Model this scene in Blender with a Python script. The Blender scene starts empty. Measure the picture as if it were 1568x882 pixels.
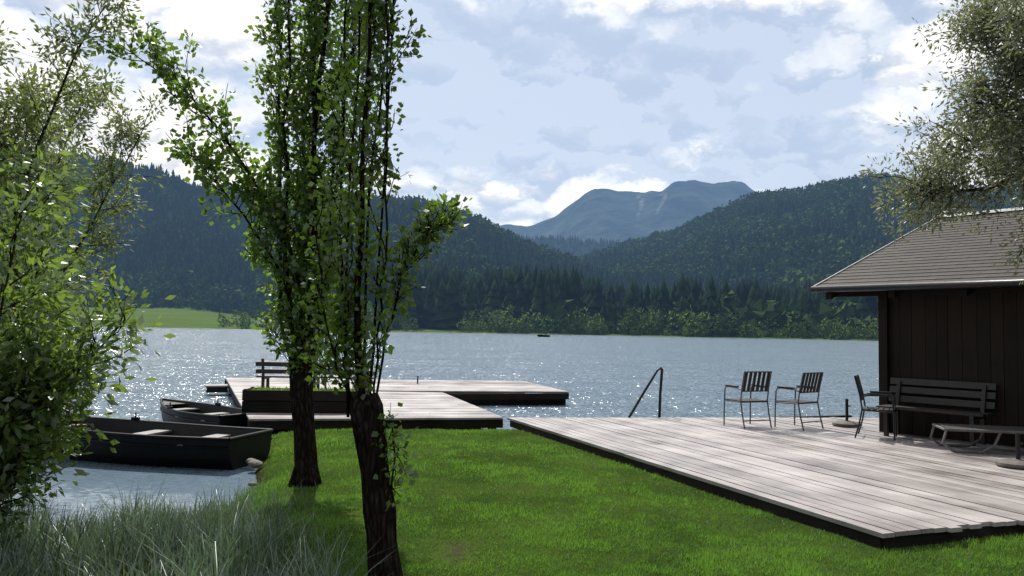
import bpy, bmesh, math, random
import numpy as np
from mathutils import Vector, Matrix, noise as mnoise
random.seed(7); rng=np.random.default_rng(11)
R=math.radians
scene=bpy.context.scene
COL=scene.collection
# ------------------------------------------------------------------ helpers
def link(o): COL.objects.link(o); return o
class NT:
    def __init__(s,tree): s.t=tree; tree.nodes.clear()
    def n(s,typ,_in=None,**kw):
        nd=s.t.nodes.new(typ)
        for k,v in kw.items(): setattr(nd,k,v)
        if _in:
            for k,v in _in.items():
                if isinstance(v,bpy.types.NodeSocket): s.t.links.new(v,nd.inputs[k])
                else: nd.inputs[k].default_value=v
        return nd
    def m(s,op,a,b=None,c=None,clamp=False):
        d={0:a}
        if b is not None: d[1]=b
        if c is not None: d[2]=c
        return s.n('ShaderNodeMath',d,operation=op,use_clamp=clamp).outputs[0]
    def vm(s,op,a,b=None):
        d={0:a}
        if b is not None: d[1]=b
        return s.n('ShaderNodeVectorMath',d,operation=op).outputs[0]
    def vs(s,a,k): return s.n('ShaderNodeVectorMath',{0:a,3:k},operation='SCALE').outputs[0]
    def mix(s,f,a,b,blend='MIX'):
        return s.n('ShaderNodeMix',{0:f,6:a,7:b},data_type='RGBA',blend_type=blend).outputs[2]
    def mr(s,v,a,b,c,d): return s.n('ShaderNodeMapRange',{0:v,1:a,2:b,3:c,4:d},clamp=True).outputs[0]
    def ramp(s,f,stops):
        nd=s.n('ShaderNodeValToRGB',{0:f}); cr=nd.color_ramp
        while len(cr.elements)<len(stops): cr.elements.new(0.5)
        for e,(p,c) in zip(cr.elements,stops):
            e.position=p; e.color=c if len(c)==4 else (*c,1)
        return nd.outputs[0]
def c4(*c): return (c[0],c[1],c[2],1)
def mat(name):
    m=bpy.data.materials.new(name); m.use_nodes=True; return m,NT(m.node_tree)
def simple(name,col,rough=.6,metal=0,var=.25,scale=8,bump=.2,spec=.5,stretch=(1,1,1)):
    m,t=mat(name)
    tc=t.n('ShaderNodeTexCoord').outputs['Object']
    mp=t.n('ShaderNodeMapping',{0:tc,'Scale':stretch}).outputs[0]
    nz=t.n('ShaderNodeTexNoise',{'Vector':mp,'Scale':scale,'Detail':4}).outputs[0]
    f=t.ramp(nz,[(.3,(0,0,0)),(.7,(1,1,1))])
    a=c4(*[x*(1-var) for x in col]); b=c4(*[min(1,x*(1+var)) for x in col])
    col_=t.mix(f,a,b)
    bp=t.n('ShaderNodeBump',{'Height':nz,'Strength':bump,'Distance':.02}).outputs[0]
    p=t.n('ShaderNodeBsdfPrincipled',{'Base Color':col_,'Roughness':rough,'Metallic':metal,'Normal':bp,'Specular IOR Level':spec})
    t.n('ShaderNodeOutputMaterial',{0:p.outputs[0]})
    return m
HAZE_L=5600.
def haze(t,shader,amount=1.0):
    """painted aerial haze: blue emission mixed in by where the surface stands in the valley (world position)"""
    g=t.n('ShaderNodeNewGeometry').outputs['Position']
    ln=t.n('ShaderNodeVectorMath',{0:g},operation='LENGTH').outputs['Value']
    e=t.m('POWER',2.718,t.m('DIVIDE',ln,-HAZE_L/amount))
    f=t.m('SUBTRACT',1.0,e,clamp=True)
    em=t.n('ShaderNodeEmission',{0:c4(.20,.34,.56),1:1.0}).outputs[0]  # self-lit blue in the material stands in for light scattered by air
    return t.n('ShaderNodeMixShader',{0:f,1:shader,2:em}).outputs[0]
class MB:
    def __init__(s): s.v=[];s.f=[];s.mi=[];s.c=[]
    def add(s,vs,fs,mi=0,c=.5):
        o=len(s.v); s.v+= [tuple(x) for x in vs]; s.c+=[c]*len(vs)
        for f in fs: s.f.append(tuple(i+o for i in f)); s.mi.append(mi)
    def box(s,c,size,rot=None,mi=0,col=.5):
        hx,hy,hz=[q/2 for q in size]
        vs=[Vector((x*hx,y*hy,z*hz)) for z in(-1,1) for y in(-1,1) for x in(-1,1)]
        if rot is not None: vs=[rot@q for q in vs]
        vs=[q+Vector(c) for q in vs]
        s.add(vs,[(0,2,3,1),(4,5,7,6),(0,1,5,4),(2,6,7,3),(0,4,6,2),(1,3,7,5)],mi,col)
    def hexa(s,pts,mi=0,col=.5):
        s.add(pts,[(3,2,1,0),(4,5,6,7),(0,1,5,4),(1,2,6,5),(2,3,7,6),(3,0,4,7)],mi,col)
    def tube(s,path,r,n=8,mi=0,col=.5,cap=True,rough=0):
        P=[Vector(p) for p in path]; k=len(P)
        if not hasattr(r,'__len__'): r=[r]*k
        vs=[];up=None
        for i in range(k):
            d=(P[min(i+1,k-1)]-P[max(i-1,0)])
            if d.length<1e-9: d=Vector((0,0,1))
            d.normalize()
            if up is None:
                up=Vector((1,0,0)) if abs(d.x)<.8 else Vector((0,1,0))
            a=(up-d*up.dot(d)).normalized(); up=a; b=d.cross(a)
            for j in range(n):
                an=2*math.pi*j/n; rr=r[i]*(1+rough*(random.random()-.5))
                vs.append(P[i]+a*math.cos(an)*rr+b*math.sin(an)*rr)
        fs=[]
        for i in range(k-1):
            for j in range(n):
                fs.append((i*n+j,i*n+(j+1)%n,(i+1)*n+(j+1)%n,(i+1)*n+j))
        if cap:
            fs.append(tuple(range(n))[::-1]); fs.append(tuple((k-1)*n+j for j in range(n)))
        s.add(vs,fs,mi,col)
    def lathe(s,prof,c=(0,0,0),n=24,mi=0):
        vs=[];k=len(prof)
        for r_,z in prof:
            for j in range(n):
                a=2*math.pi*j/n; vs.append((c[0]+r_*math.cos(a),c[1]+r_*math.sin(a),c[2]+z))
        fs=[(i*n+j,i*n+(j+1)%n,(i+1)*n+(j+1)%n,(i+1)*n+j) for i in range(k-1) for j in range(n)]
        fs.append(tuple(range(n))[::-1]); fs.append(tuple((k-1)*n+j for j in range(n)))
        s.add(vs,fs,mi)
    def obj(s,name,mats,loc=(0,0,0),rotz=0,parent=None,smooth=False,bevel=0):
        me=bpy.data.meshes.new(name); me.from_pydata(s.v,[],s.f)
        for m in mats: me.materials.append(m)
        me.polygons.foreach_set('material_index',s.mi)
        a=me.attributes.new('rnd','FLOAT','POINT'); a.data.foreach_set('value',s.c)
        if smooth: me.polygons.foreach_set('use_smooth',[True]*len(s.f))
        me.update()
        o=bpy.data.objects.new(name,me); link(o); o.location=loc; o.rotation_euler=(0,0,rotz)
        if parent: o.parent=parent
        if bevel:
            b=o.modifiers.new('bevel','BEVEL'); b.width=bevel; b.segments=2; b.limit_method='ANGLE'
        return o
def npmesh(name,V,F,mats,rnd=None,smooth=False,uvattr=None):
    me=bpy.data.meshes.new(name); V=np.asarray(V,np.float32); F=np.asarray(F,np.int32)
    m,k=F.shape
    me.vertices.add(len(V)); me.vertices.foreach_set('co',V.ravel())
    me.loops.add(m*k); me.loops.foreach_set('vertex_index',F.ravel())
    me.polygons.add(m); me.polygons.foreach_set('loop_start',np.arange(m,dtype=np.int32)*k)
    me.polygons.foreach_set('loop_total',np.full(m,k,np.int32))
    if smooth: me.polygons.foreach_set('use_smooth',np.ones(m,bool))
    for q in mats: me.materials.append(q)
    if rnd is not None:
        a=me.attributes.new('rnd','FLOAT','POINT'); a.data.foreach_set('value',np.asarray(rnd,np.float32))
    if uvattr is not None:
        a=me.attributes.new('mask','FLOAT','POINT'); a.data.foreach_set('value',np.asarray(uvattr,np.float32))
    me.update(calc_edges=True); me.validate()
    o=bpy.data.objects.new(name,me); link(o); return o
def norm(a): return a/np.maximum(np.linalg.norm(a,axis=1,keepdims=True),1e-9)
def leafgeo(P,D,L,W,shape='rhomb'):
    n=len(P); D=norm(D); rv=norm(rng.normal(size=(n,3))); S=norm(np.cross(D,rv)); N=np.cross(D,S)
    L=L[:,None];W=W[:,None]
    m=.42 if shape=='rhomb' else .5
    a=P; b=P+D*L*m+S*W*.5+N*L*.06; c=P+D*L; d=P+D*L*m-S*W*.5+N*L*.06
    V=np.stack([a,b,c,d],1).reshape(-1,3)
    F=np.arange(n*4).reshape(n,4)
    return V,F
# ------------------------------------------------------------------ camera
cam=bpy.data.cameras.new('camera'); cam.lens=28.24; cam.sensor_width=36; cam.clip_end=30000; cam.clip_start=.05
co=link(bpy.data.objects.new('camera',cam))
co.matrix_world=Matrix.Translation((0,0,1.55))@Matrix.Rotation(R(90+2.98),4,'X')@Matrix.Rotation(R(.92),4,'Z')
scene.camera=co
scene.view_settings.view_transform='Standard'; scene.view_settings.look='None'; scene.view_settings.exposure=0
# ------------------------------------------------------------------ sun + sky
SUN_AZ=R(-17); SUN_EL=R(50)
S=Vector((math.sin(SUN_AZ)*math.cos(SUN_EL),math.cos(SUN_AZ)*math.cos(SUN_EL),math.sin(SUN_EL)))
sl=bpy.data.lights.new('sun','SUN'); sl.energy=5.0; sl.angle=R(.5); sl.color=(1,.95,.87)
so=link(bpy.data.objects.new('sun',sl)); so.rotation_euler=(-S).to_track_quat('-Z','Y').to_euler(); so.location=(0,0,30)
w=bpy.data.worlds.new('World'); scene.world=w; w.use_nodes=True
try: w.cycles.sampling_method='NONE'
except Exception: pass
t=NT(w.node_tree)
sky=t.n('ShaderNodeTexSky',sky_type='NISHITA',sun_disc=False,sun_elevation=SUN_EL,sun_rotation=SUN_AZ%(2*math.pi),air_density=1.0,dust_density=1.5,ozone_density=1.5,altitude=700).outputs[0]
g=t.n('ShaderNodeTexCoord').outputs['Generated']
gn=t.vm('NORMALIZE',g)
sp=t.n('ShaderNodeSeparateXYZ',{0:gn})
zz=t.m('ADD',t.m('MAXIMUM',sp.outputs[2],0.0),.5)
cx=t.m('DIVIDE',sp.outputs[0],zz); cy=t.m('DIVIDE',sp.outputs[1],zz)
cv=t.n('ShaderNodeCombineXYZ',{0:cx,1:cy,2:t.m('MULTIPLY',sp.outputs[2],.8)}).outputs[0]
hf=(.5,.5,.5)
wr=t.n('ShaderNodeTexNoise',{'Vector':cv,'Scale':12.0,'Detail':4,'Roughness':.65}).outputs[1]
cvw=t.vm('ADD',cv,t.vs(t.vm('SUBTRACT',wr,hf),.12))
def puff(off):
    v=t.vm('ADD',cvw,off)
    a=t.n('ShaderNodeTexVoronoi',{'Vector':v,'Scale':5.5},feature='F1').outputs[0]
    b=t.n('ShaderNodeTexVoronoi',{'Vector':v,'Scale':14.0},feature='F1').outputs[0]
    return t.m('SUBTRACT',1.0,t.m('ADD',t.m('MULTIPLY',t.m('MULTIPLY',a,a),.9),t.m('MULTIPLY',t.m('MULTIPLY',b,b),.42)))
bn=t.n('ShaderNodeTexNoise',{'Vector':t.vm('ADD',cvw,(3.3,1.45,0)),'Scale':2.1,'Detail':4,'Roughness':.5}).outputs[0]
o0=(5.3,2.45,0); n1=puff(o0); n2=puff((o0[0]+.004,o0[1]-.024,0.012))
dens=t.m('ADD',t.m('MULTIPLY',n1,.24),bn)
alpha=t.mr(dens,.55,.65,.25,1)
rel=t.m('MULTIPLY',t.m('SUBTRACT',n1,n2),3.4)
thick=t.mr(dens,.80,.98,0,.34)
lit=t.m('SUBTRACT',t.m('ADD',.74,rel),thick,clamp=True)
ccol=t.ramp(lit,[(0,(.70,.74,.82)),(.28,(.80,.835,.90)),(.52,(.95,.965,.99)),(.66,(1.12,1.12,1.12))])
dt=t.n('ShaderNodeVectorMath',{0:gn,1:tuple(S)},operation='DOT_PRODUCT').outputs['Value']
br=t.mr(dt,-.4,.66,2.3,10.2)
ccol=t.vs(ccol,br)
bsky=t.vs((.50,.65,.89),t.m('MULTIPLY',br,.95))
skyc=t.mix(.75,sky,bsky)
fin=t.mix(alpha,skyc,ccol)
bg=t.n('ShaderNodeBackground',{0:fin,1:.1}).outputs[0]
t.n('ShaderNodeOutputWorld',{0:bg})
# ------------------------------------------------------------------ materials
def leafmat(name,c1,c2,trans=.45,rough=.4,tcol=None,gl=.05,hz=0):
    m,t=mat(name)
    a=t.n('ShaderNodeAttribute',attribute_name='rnd').outputs['Fac']
    col=t.mix(a,c4(*c1),c4(*c2))
    p=t.n('ShaderNodeBsdfDiffuse',{0:col}).outputs[0]
    if not hz:
        tc=t.mix(a,c4(*tcol),c4(*[min(1,x*1.8) for x in tcol]))
        tr=t.n('ShaderNodeBsdfTranslucent',{0:tc}).outputs[0]
        p=t.n('ShaderNodeMixShader',{0:trans,1:p,2:tr}).outputs[0]
        gs=t.n('ShaderNodeBsdfGlossy',{0:c4(.9,.95,1),1:rough}).outputs[0]
        p=t.n('ShaderNodeMixShader',{0:gl,1:p,2:gs}).outputs[0]
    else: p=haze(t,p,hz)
    t.n('ShaderNodeOutputMaterial',{0:p}); return m
M_pop=leafmat('poplar_leaf',(.03,.055,.012),(.12,.19,.035),.52,.36,(.14,.235,.022),.07)
M_bush=leafmat('bush_leaf',(.05,.09,.022),(.15,.22,.055),.48,.38,(.16,.245,.035),.09)
M_will=leafmat('willow_leaf',(.07,.09,.032),(.18,.22,.09),.45,.42,(.16,.205,.05),.06)
M_will2=leafmat('willow_leaf_grey',(.09,.105,.07),(.21,.24,.145),.42,.42,(.17,.19,.08),.07)
M_dark=leafmat('shrub_leaf',(.015,.03,.010),(.06,.10,.022),.38,.4,(.07,.12,.02),.05)
M_grass=leafmat('grass_blade',(.04,.10,.012),(.15,.26,.04),.46,.5,(.10,.215,.022),.03)
M_sedge=leafmat('sedge_blade',(.045,.08,.045),(.18,.24,.16),.35,.35,(.09,.15,.06),.08)
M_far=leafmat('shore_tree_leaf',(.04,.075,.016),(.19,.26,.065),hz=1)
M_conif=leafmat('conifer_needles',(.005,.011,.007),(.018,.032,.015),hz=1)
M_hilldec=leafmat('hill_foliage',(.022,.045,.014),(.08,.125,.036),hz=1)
def barkmat(name,c1,c2):
    m,t=mat(name)
    tc=t.n('ShaderNodeTexCoord').outputs['Object']
    mp=t.n('ShaderNodeMapping',{0:tc,'Scale':(1,1,.22)}).outputs[0]
    v=t.n('ShaderNodeTexVoronoi',{'Vector':mp,'Scale':28.0},feature='DISTANCE_TO_EDGE').outputs[0]
    nz=t.n('ShaderNodeTexNoise',{'Vector':mp,'Scale':22.0,'Detail':5}).outputs[0]
    h=t.m('ADD',t.m('MULTIPLY',v,1.5),nz)
    col=t.mix(t.ramp(h,[(.35,(0,0,0)),(1,(1,1,1))]),c4(*c1),c4(*c2))
    bp=t.n('ShaderNodeBump',{'Height':h,'Strength':1.0,'Distance':.04}).outputs[0]
    p=t.n('ShaderNodeBsdfDiffuse',{0:col,2:bp})
    t.n('ShaderNodeOutputMaterial',{0:p.outputs[0]}); return m
M_bark=barkmat('bark',(.009,.007,.006),(.045,.037,.031))
M_bark2=barkmat('willow_bark',(.03,.026,.02),(.09,.08,.062))
def woodmat(name,c1,c2,rough=.55,axis=0,spec=.4,grainamt=.5):
    m,t=mat(name)
    a=t.n('ShaderNodeAttribute',attribute_name='rnd').outputs['Fac']
    tc=t.n('ShaderNodeTexCoord').outputs['Object']
    sc=[9,9,9]; sc[axis]=.7
    ad=t.n('ShaderNodeCombineXYZ',{2:t.m('MULTIPLY',a,37.0)}).outputs[0]
    vv=t.vm('ADD',tc,ad)
    mp=t.n('ShaderNodeMapping',{0:vv,'Scale':tuple(sc)}).outputs[0]
    nz=t.n('ShaderNodeTexNoise',{'Vector':mp,'Scale':4.0,'Detail':6,'Roughness':.65}).outputs[0]
    bl=t.n('ShaderNodeTexNoise',{'Vector':tc,'Scale':1.3,'Detail':4}).outputs[0]
    g=t.ramp(nz,[(.3,(0,0,0)),(.7,(1,1,1))])
    f=t.m('ADD',t.m('MULTIPLY',a,.45),t.m('ADD',t.m('MULTIPLY',g,grainamt),t.m('MULTIPLY',t.m('SUBTRACT',bl,.48),1.9)),clamp=True)
    col=t.mix(f,c4(*c1),c4(*c2))
    bp=t.n('ShaderNodeBump',{'Height':nz,'Strength':.35,'Distance':.006}).outputs[0]
    rg=t.m('ADD',rough-.12,t.m('MULTIPLY',bl,.25))
    p=t.n('ShaderNodeBsdfPrincipled',{'Base Color':col,'Roughness':rg,'Normal':bp,'Specular IOR Level':spec})
    t.n('ShaderNodeOutputMaterial',{0:p.outputs[0]}); return m
M_deck=woodmat('weathered_deck_boards',(.16,.14,.135),(.47,.43,.42),.44,1,.55)
M_pier=woodmat('weathered_pier_boards',(.16,.14,.135),(.47,.43,.42),.44,0,.55)
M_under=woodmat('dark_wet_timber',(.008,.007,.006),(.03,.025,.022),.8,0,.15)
M_wall=woodmat('stained_wall_boards',(.006,.0045,.0035),(.024,.0135,.0085),.6,2,.2)
M_slat=simple('dark_brown_slats',(.024,.019,.016),.5)
M_metal=simple('grey_tube_metal',(.13,.13,.135),.35,.8,.1)
M_black=simple('black_metal',(.02,.02,.022),.4,.5,.1)
M_boat=simple('dark_boat_paint',(.004,.005,.005),.45,0,.4,5,spec=.2)
M_boatin=simple('boat_interior',(.014,.014,.013),.6,0,.4,6)
M_thw=simple('boat_seat_wood',(.20,.19,.175),.55,0,.25,6)
M_stone=simple('stone',(.16,.15,.14),.9,0,.35,9,.6)
M_conc=simple('concrete_base',(.12,.105,.095),.8,0,.3,12,.3)
M_lounge=simple('lounger_frame',(.14,.13,.12),.5)
M_fabric=simple('lounger_fabric',(.05,.045,.042),.8)
M_white=simple('zinc_flashing',(.34,.34,.34),.4,.5,.15)
# ------------------------------------------------------------------ ground
SH=np.array([(-4000,200),(-60,22),(-14,10.4),(-7.5,8.4),(-5,7.35),(-3.5,7.15),(-2.95,7.9),(-3.05,9.4),(-3.5,11.3),(-4.1,13.2),(-3.9,13.9),(0,14.5),(6,15.2),(14,17),(60,26),(4000,200),(4000,-4000),(-4000,-4000)],float)
def sdist(x,y):
    n=len(SH); inside=np.zeros(x.shape,bool); d=np.full(x.shape,1e9)
    for i in range(n):
        a=SH[i];b=SH[(i+1)%n]
        ab=b-a; tt=np.clip(((x-a[0])*ab[0]+(y-a[1])*ab[1])/(ab@ab),0,1)
        d=np.minimum(d,np.hypot(x-a[0]-tt*ab[0],y-a[1]-tt*ab[1]))
        c=((a[1]>y)!=(b[1]>y))
        with np.errstate(divide='ignore',invalid='ignore'):
            xi=(b[0]-a[0])*(y-a[1])/(b[1]-a[1]+1e-12)+a[0]
        inside^=(c&(x<xi))
    return np.where(inside,d,-d)
def wob(x,y): return np.sin(x*1.7+y*.9)*.5+np.sin(x*.8-y*2.1+1)*.3+np.sin(x*3.9+y*3.1+2)*.2
def vnoise(x,y,s,seed=0.):
    return np.array([mnoise.noise(Vector((a*s+seed,b_*s,seed))) for a,b_ in zip(x.tolist(),y.tolist())])
def gz(x,y):
    s=sdist(x,y)+wob(x*1.5,y*1.5)*.08
    zi=-.38+.25*(1-np.exp(-np.maximum(s,0)/.3))+.012*wob(x,y)
    zo=-.38-.5*np.clip(-s/1.5,0,1)-1.2*np.clip(-s/15,0,1)
    return np.where(s>0,zi,zo)
def axis(lo,hi,step,far):
    a=list(np.arange(lo,hi,step)); o=[];p=hi;q=step
    while p<far: o.append(p); q*=1.25; p+=q
    o.append(far); l=[];p=lo;q=step
    while p>-far: q*=1.25; p-=q; l.append(p)
    return np.array(l[::-1]+a+o)
xs=axis(-9,10,.12,9000.); ys=axis(1,17,.12,9000.)
X,Y=np.meshgrid(xs,ys); Z=gz(X,Y)
nx,ny=len(xs),len(ys)
idx=np.arange(nx*ny).reshape(ny,nx)
F=np.stack([idx[:-1,:-1],idx[:-1,1:],idx[1:,1:],idx[1:,:-1]],-1).reshape(-1,4)
def lawnmask(x,y):
    edge=-1.35-(y-5.5)*.62
    return np.clip((x-edge)/.5+.5+wob(x*2,y*2)*.4,0,1)
m,t=mat('lawn_ground')
P_=t.n('ShaderNodeNewGeometry').outputs['Position']
mk=t.n('ShaderNodeAttribute',attribute_name='mask').outputs['Fac']
nA=t.n('ShaderNodeTexNoise',{'Vector':P_,'Scale':1.1,'Detail':4}).outputs[0]
nB=t.n('ShaderNodeTexNoise',{'Vector':P_,'Scale':45.0,'Detail':4}).outputs[0]
gcol=t.mix(t.ramp(nA,[(.35,(0,0,0)),(.65,(1,1,1))]),c4(.024,.052,.010),c4(.065,.105,.022))
gcol=t.mix(t.m('MULTIPLY',t.ramp(nB,[(.35,(0,0,0)),(.7,(1,1,1))]),.6),gcol,c4(.04,.042,.015))
bank=t.mix(nB,c4(.02,.018,.010),c4(.05,.05,.022))
gcol=t.mix(mk,bank,gcol)
nD_=t.n('ShaderNodeTexNoise',{'Vector':P_,'Scale':9.0,'Detail':5}).outputs[0]
dp=t.vm('SUBTRACT',P_,(-.37,6.15,-.13)); dl=t.n('ShaderNodeVectorMath',{0:t.vm('MULTIPLY',dp,(7.5,2.4,1))},operation='LENGTH').outputs['Value']
dirt=t.mr(t.m('ADD',dl,t.m('MULTIPLY',nD_,2.6)),1.5,2.2,.9,0)
gcol=t.mix(dirt,gcol,t.mix(nB,c4(.03,.028,.016),c4(.085,.078,.05)))
pz=t.n('ShaderNodeSeparateXYZ',{0:P_}).outputs[2]
wet=t.mr(pz,-.34,-.24,0,1)
gcol=t.mix(wet,c4(.03,.024,.016),gcol)
bp=t.n('ShaderNodeBump',{'Height':nB,'Strength':.8,'Distance':.03}).outputs[0]
p=t.n('ShaderNodeBsdfDiffuse',{0:gcol,2:bp})
t.n('ShaderNodeOutputMaterial',{0:p.outputs[0]}); M_ground=m
npmesh('ground',np.stack([X,Y,Z],-1).reshape(-1,3),F,[M_ground],smooth=True,uvattr=lawnmask(X,Y).ravel())
# water : wave slopes as a normal field, so distant water stays choppy
m,t=mat('lake_water')
P_=t.n('ShaderNodeNewGeometry').outputs['Position']
mp=t.n('ShaderNodeMapping',{0:P_,'Scale':(.8,1.5,1),'Rotation':(0,0,.15)}).outputs[0]
w1=t.n('ShaderNodeTexNoise',{'Vector':mp,'Scale':4.0,'Detail':2,'Roughness':.6,'Distortion':.3}).outputs[1]
w2=t.n('ShaderNodeTexNoise',{'Vector':mp,'Scale':.55,'Detail':2}).outputs[1]
w4=t.n('ShaderNodeTexNoise',{'Vector':mp,'Scale':13.0,'Detail':0}).outputs[1]
w3=t.n('ShaderNodeTexNoise',{'Vector':t.n('ShaderNodeMapping',{0:P_,'Scale':(.4,1.6,1)}).outputs[0],'Scale':.05,'Detail':4}).outputs[0]
sy=t.n('ShaderNodeSeparateXYZ',{0:P_}).outputs[1]
calm=t.mr(sy,9.5,19.0,.10,1)
sl_=t.vm('ADD',t.vs(t.vm('SUBTRACT',w1,hf),1.05),t.vs(t.vm('SUBTRACT',w2,hf),.35))
sl_=t.vm('ADD',sl_,t.vs(t.vm('SUBTRACT',w4,hf),1.35))
amp=t.m('MULTIPLY',calm,t.m('ADD',.5,t.m('MULTIPLY',w3,1.0)))
sl_=t.vs(t.vm('MULTIPLY',sl_,(1,1,0)),amp)
nrm=t.vm('NORMALIZE',t.vm('ADD',sl_,(0,0,1)))
p=t.n('ShaderNodeBsdfPrincipled',{'Base Color':c4(.14,.20,.26),'Roughness':.17,'Normal':nrm,'IOR':1.33,'Specular IOR Level':.65})
t.n('ShaderNodeOutputMaterial',{0:p.outputs[0]}); M_water=m
wx=axis(-20,20,5,9000.);wX,wY=np.meshgrid(wx,wx);wi=np.arange(len(wx)**2).reshape(len(wx),-1)
npmesh('lake_water',np.stack([wX,wY,np.full_like(wX,-.35)],-1).reshape(-1,3),np.stack([wi[:-1,:-1],wi[:-1,1:],wi[1:,1:],wi[1:,:-1]],-1).reshape(-1,4),[M_water])
# ------------------------------------------------------------------ hills
def fbm(x,y,sc,seed): return mnoise.fractal(Vector((x*sc+seed,y*sc-seed,seed*.3)),.9,2.1,5)
def hillmat(name,c1,c2,hz=1.0,scars=False,spots=.02):
    m,t=mat(name)
    P_=t.n('ShaderNodeNewGeometry').outputs['Position']
    mk=t.n('ShaderNodeAttribute',attribute_name='mask').outputs['Fac']
    nB=t.n('ShaderNodeTexNoise',{'Vector':P_,'Scale':spots,'Detail':6,'Roughness':.7}).outputs[0]
    f=t.ramp(nB,[(.35,(0,0,0)),(.65,(1,1,1))])
    col=t.mix(f,c4(*c1),c4(*c2))
    md=t.mix(nB,c4(.055,.095,.02),c4(.12,.165,.04))
    col=t.mix(mk,col,md if not scars else c4(.24,.25,.24))
    bp=t.n('ShaderNodeBump',{'Height':nB,'Strength':.9,'Distance':14.0 if not scars else 70.}).outputs[0]
    p=t.n('ShaderNodeBsdfDiffuse',{0:col,2:bp}).outputs[0]
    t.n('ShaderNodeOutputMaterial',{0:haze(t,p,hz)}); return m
def shoreD(ta): return np.interp(ta,[-1.4,-.5,0,.47,1.4],[520,440,390,290,240])
def make_hill(name,prof,foot,Dc,back,M,mead=None,nta=260,nD=110,amp=.12,seed=1.,tree_h=.0):
    pa=np.array(prof); ta0=pa[0,0]; ta1=pa[-1,0]
    TA=np.linspace(ta0,ta1,nta); q=np.linspace(0,1,nD)
    Zg=np.zeros((nD,nta)); Xg=Zg.copy(); Yg=Zg.copy(); Mk=Zg.copy(); Dg=Zg.copy()
    for j,ta in enumerate(TA):
        c=np.interp(ta,pa[:,0],pa[:,1])-tree_h; f=foot(ta); d0=shoreD(ta)-10 if mead is not None else f; dc=Dc(ta)
        mt=mead(ta) if mead is not None else 0
        for i,qq in enumerate(q):
            D=d0+(back-d0)*qq**1.2
            if D<f: te=mt*max(0,(D-d0-8))/(f-d0+1e-6)
            elif D<=dc:
                s=(D-f)/(dc-f); te=mt+(c-mt)*(math.sin(s*math.pi/2)**1.15)
            else:
                te=c*dc/D*(1-.55*((D-dc)/(back-dc)))
            x=ta*D
            k=max(0,min(1,(D-f)/(dc-f))) if D<dc else 1
            nz=fbm(x,D,1/380.,seed)*amp*dc*k*(1-k*.75)*c*4
            nz+=fbm(x,D,1/90.,seed+9)*.0035*dc*min(1,k*4)
            Xg[i,j]=x;Yg[i,j]=D;Zg[i,j]=-.6+te*D+nz+ (0.6 if D>d0+8 else 0)*min(1,(D-d0-8)/10 if D>d0+8 else 0); Dg[i,j]=D
            Mk[i,j]=1 if D<f-4 else 0
    ii=np.arange(nD*nta).reshape(nD,nta)
    F=np.stack([ii[:-1,:-1],ii[:-1,1:],ii[1:,1:],ii[1:,:-1]],-1).reshape(-1,4)
    npmesh(name,np.stack([Xg,Yg,Zg],-1).reshape(-1,3),F,[M],smooth=True,uvattr=Mk.ravel())
    def samp(ta,D):
        fj=np.clip((ta-ta0)/(ta1-ta0)*(nta-1),0,nta-1.001)
        dstart=np.interp(ta,TA,Dg[0]); fi=np.clip(((D-dstart)/(back-dstart)),0,1)**(1/1.2)*(nD-1); fi=np.clip(fi,0,nD-1.001)
        i=fi.astype(int);j=fj.astype(int);a=fi-i;b=fj-j
        return Zg[i,j]*(1-a)*(1-b)+Zg[i+1,j]*a*(1-b)+Zg[i,j+1]*(1-a)*b+Zg[i+1,j+1]*a*b
    return samp
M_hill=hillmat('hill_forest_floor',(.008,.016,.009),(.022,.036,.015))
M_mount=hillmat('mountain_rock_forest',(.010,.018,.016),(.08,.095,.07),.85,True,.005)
profL=[(-1.5,.20),(-.9,.235),(-.719,.224),(-.55,.21),(-.499,.205),(-.442,.202),(-.393,.182),(-.312,.165),(-.231,.162),(-.15,.156),(-.085,.146),(-.02,.124),(.029,.108),(.11,.09),(.176,.07),(.257,.05),(.34,.03)]
profR=[(.0,.075),(.05,.09),(.094,.10),(.143,.114),(.208,.128),(.257,.148),(.298,.162),(.338,.174),(.379,.184),(.411,.191),(.46,.194),(.5,.190),(.582,.188),(.66,.195),(.8,.215),(1.0,.23),(1.5,.2)]
profM=[(-.4,.10),(-.12,.112),(-.068,.117),(-.02,.128),(.02,.131),(.054,.139),(.07,.154),(.086,.169),(.1,.175),(.119,.178),(.15,.174),(.167,.176),(.185,.181),(.2,.191),(.224,.195),(.25,.191),(.273,.193),(.289,.188),(.31,.174),(.36,.155),(.42,.14),(.6,.12)]
profC=[(-.5,.05),(-.2,.10),(-.05,.118),(.0,.119),(.06,.117),(.12,.114),(.18,.119),(.25,.122),(.4,.12),(.7,.10)]
footL=lambda ta: float(np.interp(ta,[-1.5,-.32,-.27,-.15,-.12,-.04,-.02,.4],[760,740,480,455,490,480,430,420]))
meadL=lambda ta: float(np.interp(ta,[-1.5,-.4,-.27,-.15,-.12,-.04,.0,.4],[.025,.023,.006,.003,.010,.008,.003,.002]))
footR=lambda ta: shoreD(ta)+14
sL=make_hill('forested_hill',profL,footL,lambda ta:1250,1900,M_hill,meadL,seed=2.3,tree_h=.013)
sR=make_hill('forested_hill',profR,lambda ta:footR(ta)+float(np.interp(ta,[0,.1],[250,40])),lambda ta:1500,2400,M_hill,lambda ta:.002,seed=5.1,tree_h=.011)
sC=make_hill('forested_hill',profC,lambda ta:1500,lambda ta:2500,3200,M_hill,None,seed=7.7,tree_h=.006,nta=120,nD=50)
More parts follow.
